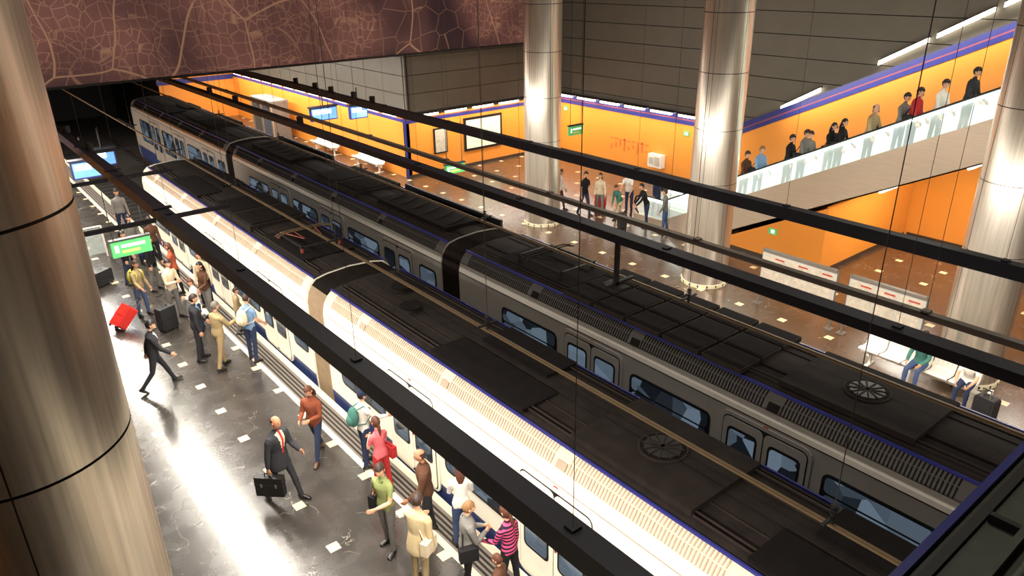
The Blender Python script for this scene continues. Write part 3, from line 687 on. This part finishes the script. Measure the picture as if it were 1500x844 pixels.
    for w,fd,sd in wr:
        n=(-R*sd); n=(n-fd*n.dot(fd)); n=n.normalized() if n.length>.2 else Vector((0,-1,0)); q=fd.cross(n).normalized()
        if q.dot(F)<0: q=-q
        def ring(t,hw,th): return [w+fd*t+q*math.cos(2*math.pi*j/10)*hw+n*math.sin(2*math.pi*j/10)*th for j in range(10)]
        out.loft([ring(-.02,.026,.022),ring(.015,.028,.018),ring(.05,.04,.017),ring(.085,.042,.014),ring(.095,.034,.01)],skin)
        for k_,(o_,L_) in enumerate(((.031,.066),(.0105,.076),(-.0105,.07),(-.031,.055))):
            b0=w+fd*.085+q*o_; pts=[b0-fd*.02,b0]; cur=b0
            for sgm in range(3):
                ang=rad(18+16*sgm); dv=(fd*math.cos(ang)+n*math.sin(ang)); cur=cur+dv*L_*(.45,.32,.23)[sgm]; pts.append(cur)
            out.tube(pts,[.009,.0095,.0088,.008,.006],skin,6)
        b0=w+fd*.03+q*.03; d1=(fd*.75+q*.6+n*.15).normalized(); d2=(fd*.95+q*.15+n*.35).normalized()
        out.tube([b0-d1*.02,b0,b0+d1*.03,b0+d1*.03+d2*.028],[.012,.012,.0105,.007],skin,6)
    X=(Matrix.Rotation(rad(p['turn']),3,'Z')@Matrix.Rotation(-rad(p['nod']),3,'X'))
    hc=hd+Vector((0,.01,.035))+Vector((0,math.sin(rad(p['nod'])),0))*.03+U*.02
    headmesh(out,hc,X,skin,hair,style,1.02 if not fem else .98,fem)
    if cap:
        out.ell(hc+X@Vector((0,-.005,.035)),.088,.108,.095,cap,X,8,14); out.ell(hc+X@Vector((0,.12,.06)),.06,.07,.008,cap,X,4,12)
    if pack:
        Xr=Matrix(((1,0,0),(0,F.y,U.y),(0,F.z,U.z))); cc=U*.27-F*.2
        out.ell(cc,.15,.1,.22,pack,Xr,10,14); out.ell(cc-F*.08-U*.06,.11,.06,.11,pack,Xr,8,12)
        for sd in (-1,1): out.tube([cc+U*.17+R*sd*.08,U*.5+R*sd*.1-F*.02,U*.42+R*sd*.11+F*.12,U*.25+R*sd*.13+F*.115,U*.12+R*sd*.15,cc-U*.14+R*sd*.1],[(.022,.008)]*6,pack,8)
    if shoulderbag:
        cc=U*-.02+R*.21-F*.03; out.box(-.06,.06,-.15,.15,-.12,.12,shoulderbag,Matrix.Translation(cc)); out.tube([cc+U*.12+F*.1,U*.5-R*.06+F*.06,U*.5-R*.08-F*.05,cc+U*.12-F*.1],[(.015,.006)]*4,shoulderbag,6)
    out.v=[(q[0]*s,q[1]*s,max(q[2]-gz,.002)*s) for q in out.v]
    rz=rad(head-90); out.obj(name,loc=(x,y,z),rotz=rz)
    Rz=Matrix.Rotation(rz,3,'Z')
    return [Rz@(Vector((w+fd*.09)-Vector((0,0,gz)))*s)+Vector((x,y,z)) for w,fd,sd in wr]
WALK=dict(hl=26,kl=6,fl=8,hr=-14,kr=26,fr=-28,al=-24,el=12,ar=24,er=26,lean=5)
STEP=dict(hl=14,kl=6,hr=-10,kr=12,fr=-12)
FOLD=dict(al=16,ar=16,el=95,er=88,il=.8,ir=.8)
h1=person('man_in_dark_suit',2.98,17.15,-8,1.76,top='suit',bot='suit',hair=HK,coat=1,inner='white',tie='navy',pose=WALK)
h2=person('man_carrying_briefcase',3.62,11.4,-65,1.8,top='suit',bot='suit',style='bald',hair=HB,skin=SK2,coat=2,inner='cream',tie='red',pose=dict(hl=20,kl=5,hr=-12,kr=24,fr=-24,al=18,el=60,il=.3,ar=-5,er=6,br=14))
person('woman_in_leather_jacket',4.68,12.2,215,1.68,top='leather',bot='djeans',hair=HR,style='long',fem=True,coat=1,pose=dict(hl=22,kl=6,hr=-18,kr=10,fr=-10,al=15,el=80,il=.5,ar=10,er=70,ir=.4,nod=25),shoes=shoeb)
person('boy_with_cap',5.28,11.3,0,1.66,top='white',bot='djeans',hair=HK,cap=cl['navy'],pose=dict(ar=40,er=40,nod=10,al=10),pack=cl['teal'])
person('girl_in_pink_shirt',5.12,10.35,95,1.6,top='pink',bot='red',hair=HR,style='tail',fem=True,sl='short',pose=dict(**FOLD),shoulderbag=cl['red'])
person('man_in_green_shirt',4.45,9.0,200,1.74,top='green',bot='grey',hair=HB,sl='short',pose=dict(al=20,el=70,il=.5,hl=6,hr=-6,turn=20),shoulderbag=cl['black'])
person('bald_man_in_brown_jacket',5.15,8.85,150,1.74,top='brown',bot='suit',style='bald',hair=HB,skin=SK2,coat=1,pose=dict(al=15,el=40))
person('woman_in_white_blouse',5.45,8.25,60,1.66,top='white',bot='jeans',hair=HR,style='long',fem=True,pose=dict(**FOLD))
person('man_in_beige_jacket',4.42,7.95,25,1.72,top='beige',bot='khaki',hair=HB,coat=2,pose=dict(nod=20,al=20,el=60,il=.3),shoulderbag=cl['cream'])
person('woman_with_handbag',4.95,7.4,-20,1.68,top='grey',bot='black',hair=HL,style='short',fem=True,coat=1,pose=dict(**FOLD),shoulderbag=cl['black'])
person('woman_in_striped_top',5.42,6.95,100,1.62,top='stripe',bot='black',hair=HR,style='tail',fem=True,pose=dict(nod=20,al=20,el=50))
person('child',4.9,6.5,120,1.35,top='brown',bot='jeans',hair=HR,pose=dict(nod=5))
person('man_with_backpack',5.2,16.95,30,1.76,top='lblue',bot='djeans',hair=HB,sl='short',pose=dict(nod=22,ar=10,er=40),pack=cl['cream'])
person('man_in_beige_suit',4.48,17.1,15,1.74,top='khaki',bot='khaki',hair=HG,coat=1,pose=dict(ar=35,er=60,ir=.3,hl=10,hr=-12))
person('man_in_navy_suit',4.2,17.85,-10,1.76,top='suit',bot='suit',hair=HB,coat=1,inner='lblue',pose=dict(al=12,el=30))
person('child_in_yellow',5.5,18.7,-20,1.3,top='khaki',bot='grey',hair=HB)
person('man_in_white_shirt',4.45,20.8,-60,1.76,top='cream',bot='grey',hair=HK,pose=dict(**FOLD))
person('woman_waiting',5.2,20.2,200,1.68,top='brown',bot='grey',hair=HK,style='long',fem=True,pose=dict(al=20,el=60))
person('woman_in_cream_blouse',5.4,21.0,250,1.7,top='cream',bot='black',hair=HR,style='long',fem=True)
person('woman_in_white_top',4.75,19.6,180,1.5,top='white',bot='djeans',hair=HR,style='short',fem=True,pose=dict(nod=20,**FOLD))
person('traveller_in_black_jacket',4.6,23.3,-40,1.72,top='black',bot='grey',hair=HK,coat=1,pack=cl['navy'])
person('woman_in_green_top',3.8,21.6,-60,1.66,top='khaki',bot='jeans',hair=HB,style='long',fem=True,pack=cl['yellow'],pose=dict(nod=20,ar=20,er=40))
person('woman_with_red_scarf',5.2,25.4,-90,1.7,top='brown',bot='black',hair=HB,style='long',fem=True)
person('man_in_grey_jacket',4.7,25.9,-70,1.75,top='grey',bot='black',hair=HK,coat=1)
person('traveller_in_black_jacket',4.1,24.4,-20,1.7,top='black',bot='djeans',hair=HK,coat=1)
person('man_at_platform_edge',5.15,29.4,-90,1.78,top='grey',bot='navy',hair=HK)
person('woman_in_rust_top',5.0,22.4,150,1.66,top='orange',bot='black',hair=HR,style='long',fem=True)
person('man_in_white_tshirt',21.1,18.95,200,1.74,z=0,top='white',bot='djeans',hair=HK,sl='short',pose=dict(lean=18,al=30,el=20,ar=20,nod=20))
person('man_in_black_shirt',19.6,19.9,-90,1.74,top='black',bot='djeans',hair=HB,sl='short',pose=STEP)
person('woman_in_pale_pink',20.1,19.55,220,1.66,top='cream',bot='grey',hair=HB,style='long',fem=True,pose=STEP)
person('woman_in_cream_coat',19.3,21.0,-60,1.66,top='white',bot='brown',hair=HB,style='tail',fem=True,pose=STEP)
person('woman_in_green_jacket',20.2,18.6,190,1.55,top='teal',bot='beige',hair=HR,fem=True,pose=dict(lean=30,hl=40,hr=30,kl=50,kr=45,nod=20,al=30,el=30))
person('traveller_with_luggage',20.35,17.4,150,1.66,top='black',bot='djeans',hair=HK,pose=dict(lean=20,al=30,ar=20))
person('traveller_with_luggage',21.5,17.9,-90,1.72,z=.02,top='navy',bot='djeans',hair=HK)
person('traveller_with_luggage',20.35,16.5,120,1.6,top='grey',bot='jeans',hair=HB)
EY=[(21.5,14.2,'brown','brown',HB,'short'),(21.7,13.7,'lblue','jeans',HL,'short'),(21.4,12.7,'black','black',HK,'short'),(21.6,11.6,'black','grey',HK,'long'),(21.4,11.0,'black','black',HK,'long'),(21.5,10.2,'khaki','black',HG,'bald'),(21.5,9.4,'grey','jeans',HK,'short'),(21.3,8.85,'red','djeans',HK,'short'),(21.8,8.5,'white','black',HK,'short'),(21.5,7.7,'suit','black',HK,'short'),(23.2,12.2,'white','jeans',HB,'long'),(23.2,13.2,'grey','jeans',HB,'short'),(23.2,9.8,'white','grey',HB,'short'),(21.5,16.3,'suit','djeans',HK,'short'),(21.5,15.4,'teal','djeans',HB,'long'),(23.2,10.9,'navy','jeans',HK,'short'),(21.5,12.15,'grey','djeans',HB,'short')]
for i,(x_,y_,t_,b_,h_,st) in enumerate(EY):
    k=math.floor((17.6-y_)/.4); yy=17.6-k*.4-.22
    person('escalator_passenger',x_,yy,-90+random.uniform(-12,12),1.66 if st=='long' else 1.76,z=zl(17.6-k*.4-.2)+.005,top=t_,bot=b_,hair=h_,style=st,fem=st=='long',coat=i%2,pose=dict(hl=2,hr=-1,kl=2,kr=2,ab=3,nod=4+i,al=10+3*i%20,el=30,ar=12,er=50 if i%3==0 else 15,bl=5,br=5),shoulderbag=cl['black'] if i%3==1 else None)
SIT=dict(lean=4,hl=86,hr=82,kl=84,kr=80,fl=0,fr=0,al=28,ar=28,el=45,er=45,il=.3,ir=.3,nod=15)
person('seated_man',16.58,5.75,180,1.72,z=0,top='teal',bot='jeans',hair=HB,pose=SIT,shoes=shoeb)
person('seated_woman',16.58,4.72,185,1.66,z=0,top='white',bot='djeans',hair=HK,style='long',fem=True,sl='short',pose=dict(SIT,lean=15,nod=35))
# ---------------------------------------------------------------- luggage
def suitcase(x,y,w,dp,h,m,rz=0,tilt=0,name='suitcase',handle=.3):
    b=MB(); pts=[]; r_=.05
    for cx,cz,a0 in ((w/2-r_,h-r_,0),(-w/2+r_,h-r_,90),(-w/2+r_,.06+r_,180),(w/2-r_,.06+r_,270)):
        for k in range(4): a=rad(a0+30*k); pts.append((cx+r_*math.cos(a),cz+r_*math.sin(a)))
    b.prism(pts,'y',-dp/2,dp/2,m)
    for yy in (-dp/2-.012,dp/2+.002):
        b.box(-w*.38,w*.38,yy,yy+.01,.16,h*.5,m); b.box(-w*.38,w*.38,yy,yy+.01,h*.55,h-.08,m)
    for sx in (-w*.4,w*.4):
        b.tube([(sx-.02,dp/2-.04,.04),(sx+.02,dp/2-.04,.04)],.04,black,12); b.box(sx-.03,sx+.03,-dp/2+.02,-dp/2+.06,0,.06,black)
        if handle: b.tube([(sx*.5,dp/2-.03,h),(sx*.5,dp/2-.03,h+handle)],.01,beamg,6)
    if handle: b.tube([(-w*.22,dp/2-.03,h+handle),(w*.22,dp/2-.03,h+handle)],.016,black,8)
    b.tube([(-.08,0,h),(-.07,0,h+.035),(.07,0,h+.035),(.08,0,h)],.012,black,6)
    if tilt:
        X=Matrix.Rotation(tilt,4,'X'); b.v=[tuple(X@Vector(q)) for q in b.v]; mz=min(q[2] for q in b.v); b.v=[(q[0],q[1],q[2]-mz) for q in b.v]
    return b.obj(name,loc=(x,y,0),rotz=rz)
redp=M('suitcase_red',(205,44,38),rough=.45); blkp=M('suitcase_black',(34,34,37),rough=.5)
suitcase(2.9,21.05,.46,.27,.7,redp,rad(-75),rad(-48),handle=.3)
suitcase(4.05,20.2,.46,.28,.7,blkp,rad(20)); suitcase(3.4,24.9,.6,.34,.5,blkp,rad(30),handle=0,name='travel_bag')
suitcase(16.1,4.15,.42,.26,.6,blkp,rad(80),handle=.2)
suitcase(19.5,17.8,.42,.25,.6,blkp,rad(60)); suitcase(20.7,20.1,.45,.26,.62,redp,rad(10))
b=MB(); hx=h2[1]
b.box(-.26,.26,-.07,.07,-.46,-.06,black); b.box(-.265,.265,-.075,.075,-.22,-.2,dark); b.tube([(-.08,0,-.06),(-.07,0,0),(.07,0,0),(.08,0,-.06)],.012,black,8)
b.box(-.15,-.12,-.08,.08,-.26,-.19,beamg); b.box(.12,.15,-.08,.08,-.26,-.19,beamg)
b.obj('briefcase',loc=(hx.x,hx.y,hx.z),rotz=rad(-45))
# ---------------------------------------------------------------- added fill lights and panels, unseen, to lift the hall's ambient
b=MB()
CL=((3,8),(3,20),(9,4),(9,16),(20,6),(20,18))
for (x_,y_) in CL: b.box(x_-.6,x_+.6,y_-.6,y_+.6,12.9,13,white)
cl_=b.obj('ceiling_fill_panels')
for (x_,y_) in CL: area('fill_ceiling',(x_,y_,12.85),1.1,1.1,280 if x_>15 else 200,(1,.91,.78),parent=cl_)
w=bpy.data.worlds.new('world'); w.use_nodes=True; w.node_tree.nodes['Background'].inputs[0].default_value=(.02,.017,.015,1); scene.world=w
print('done')
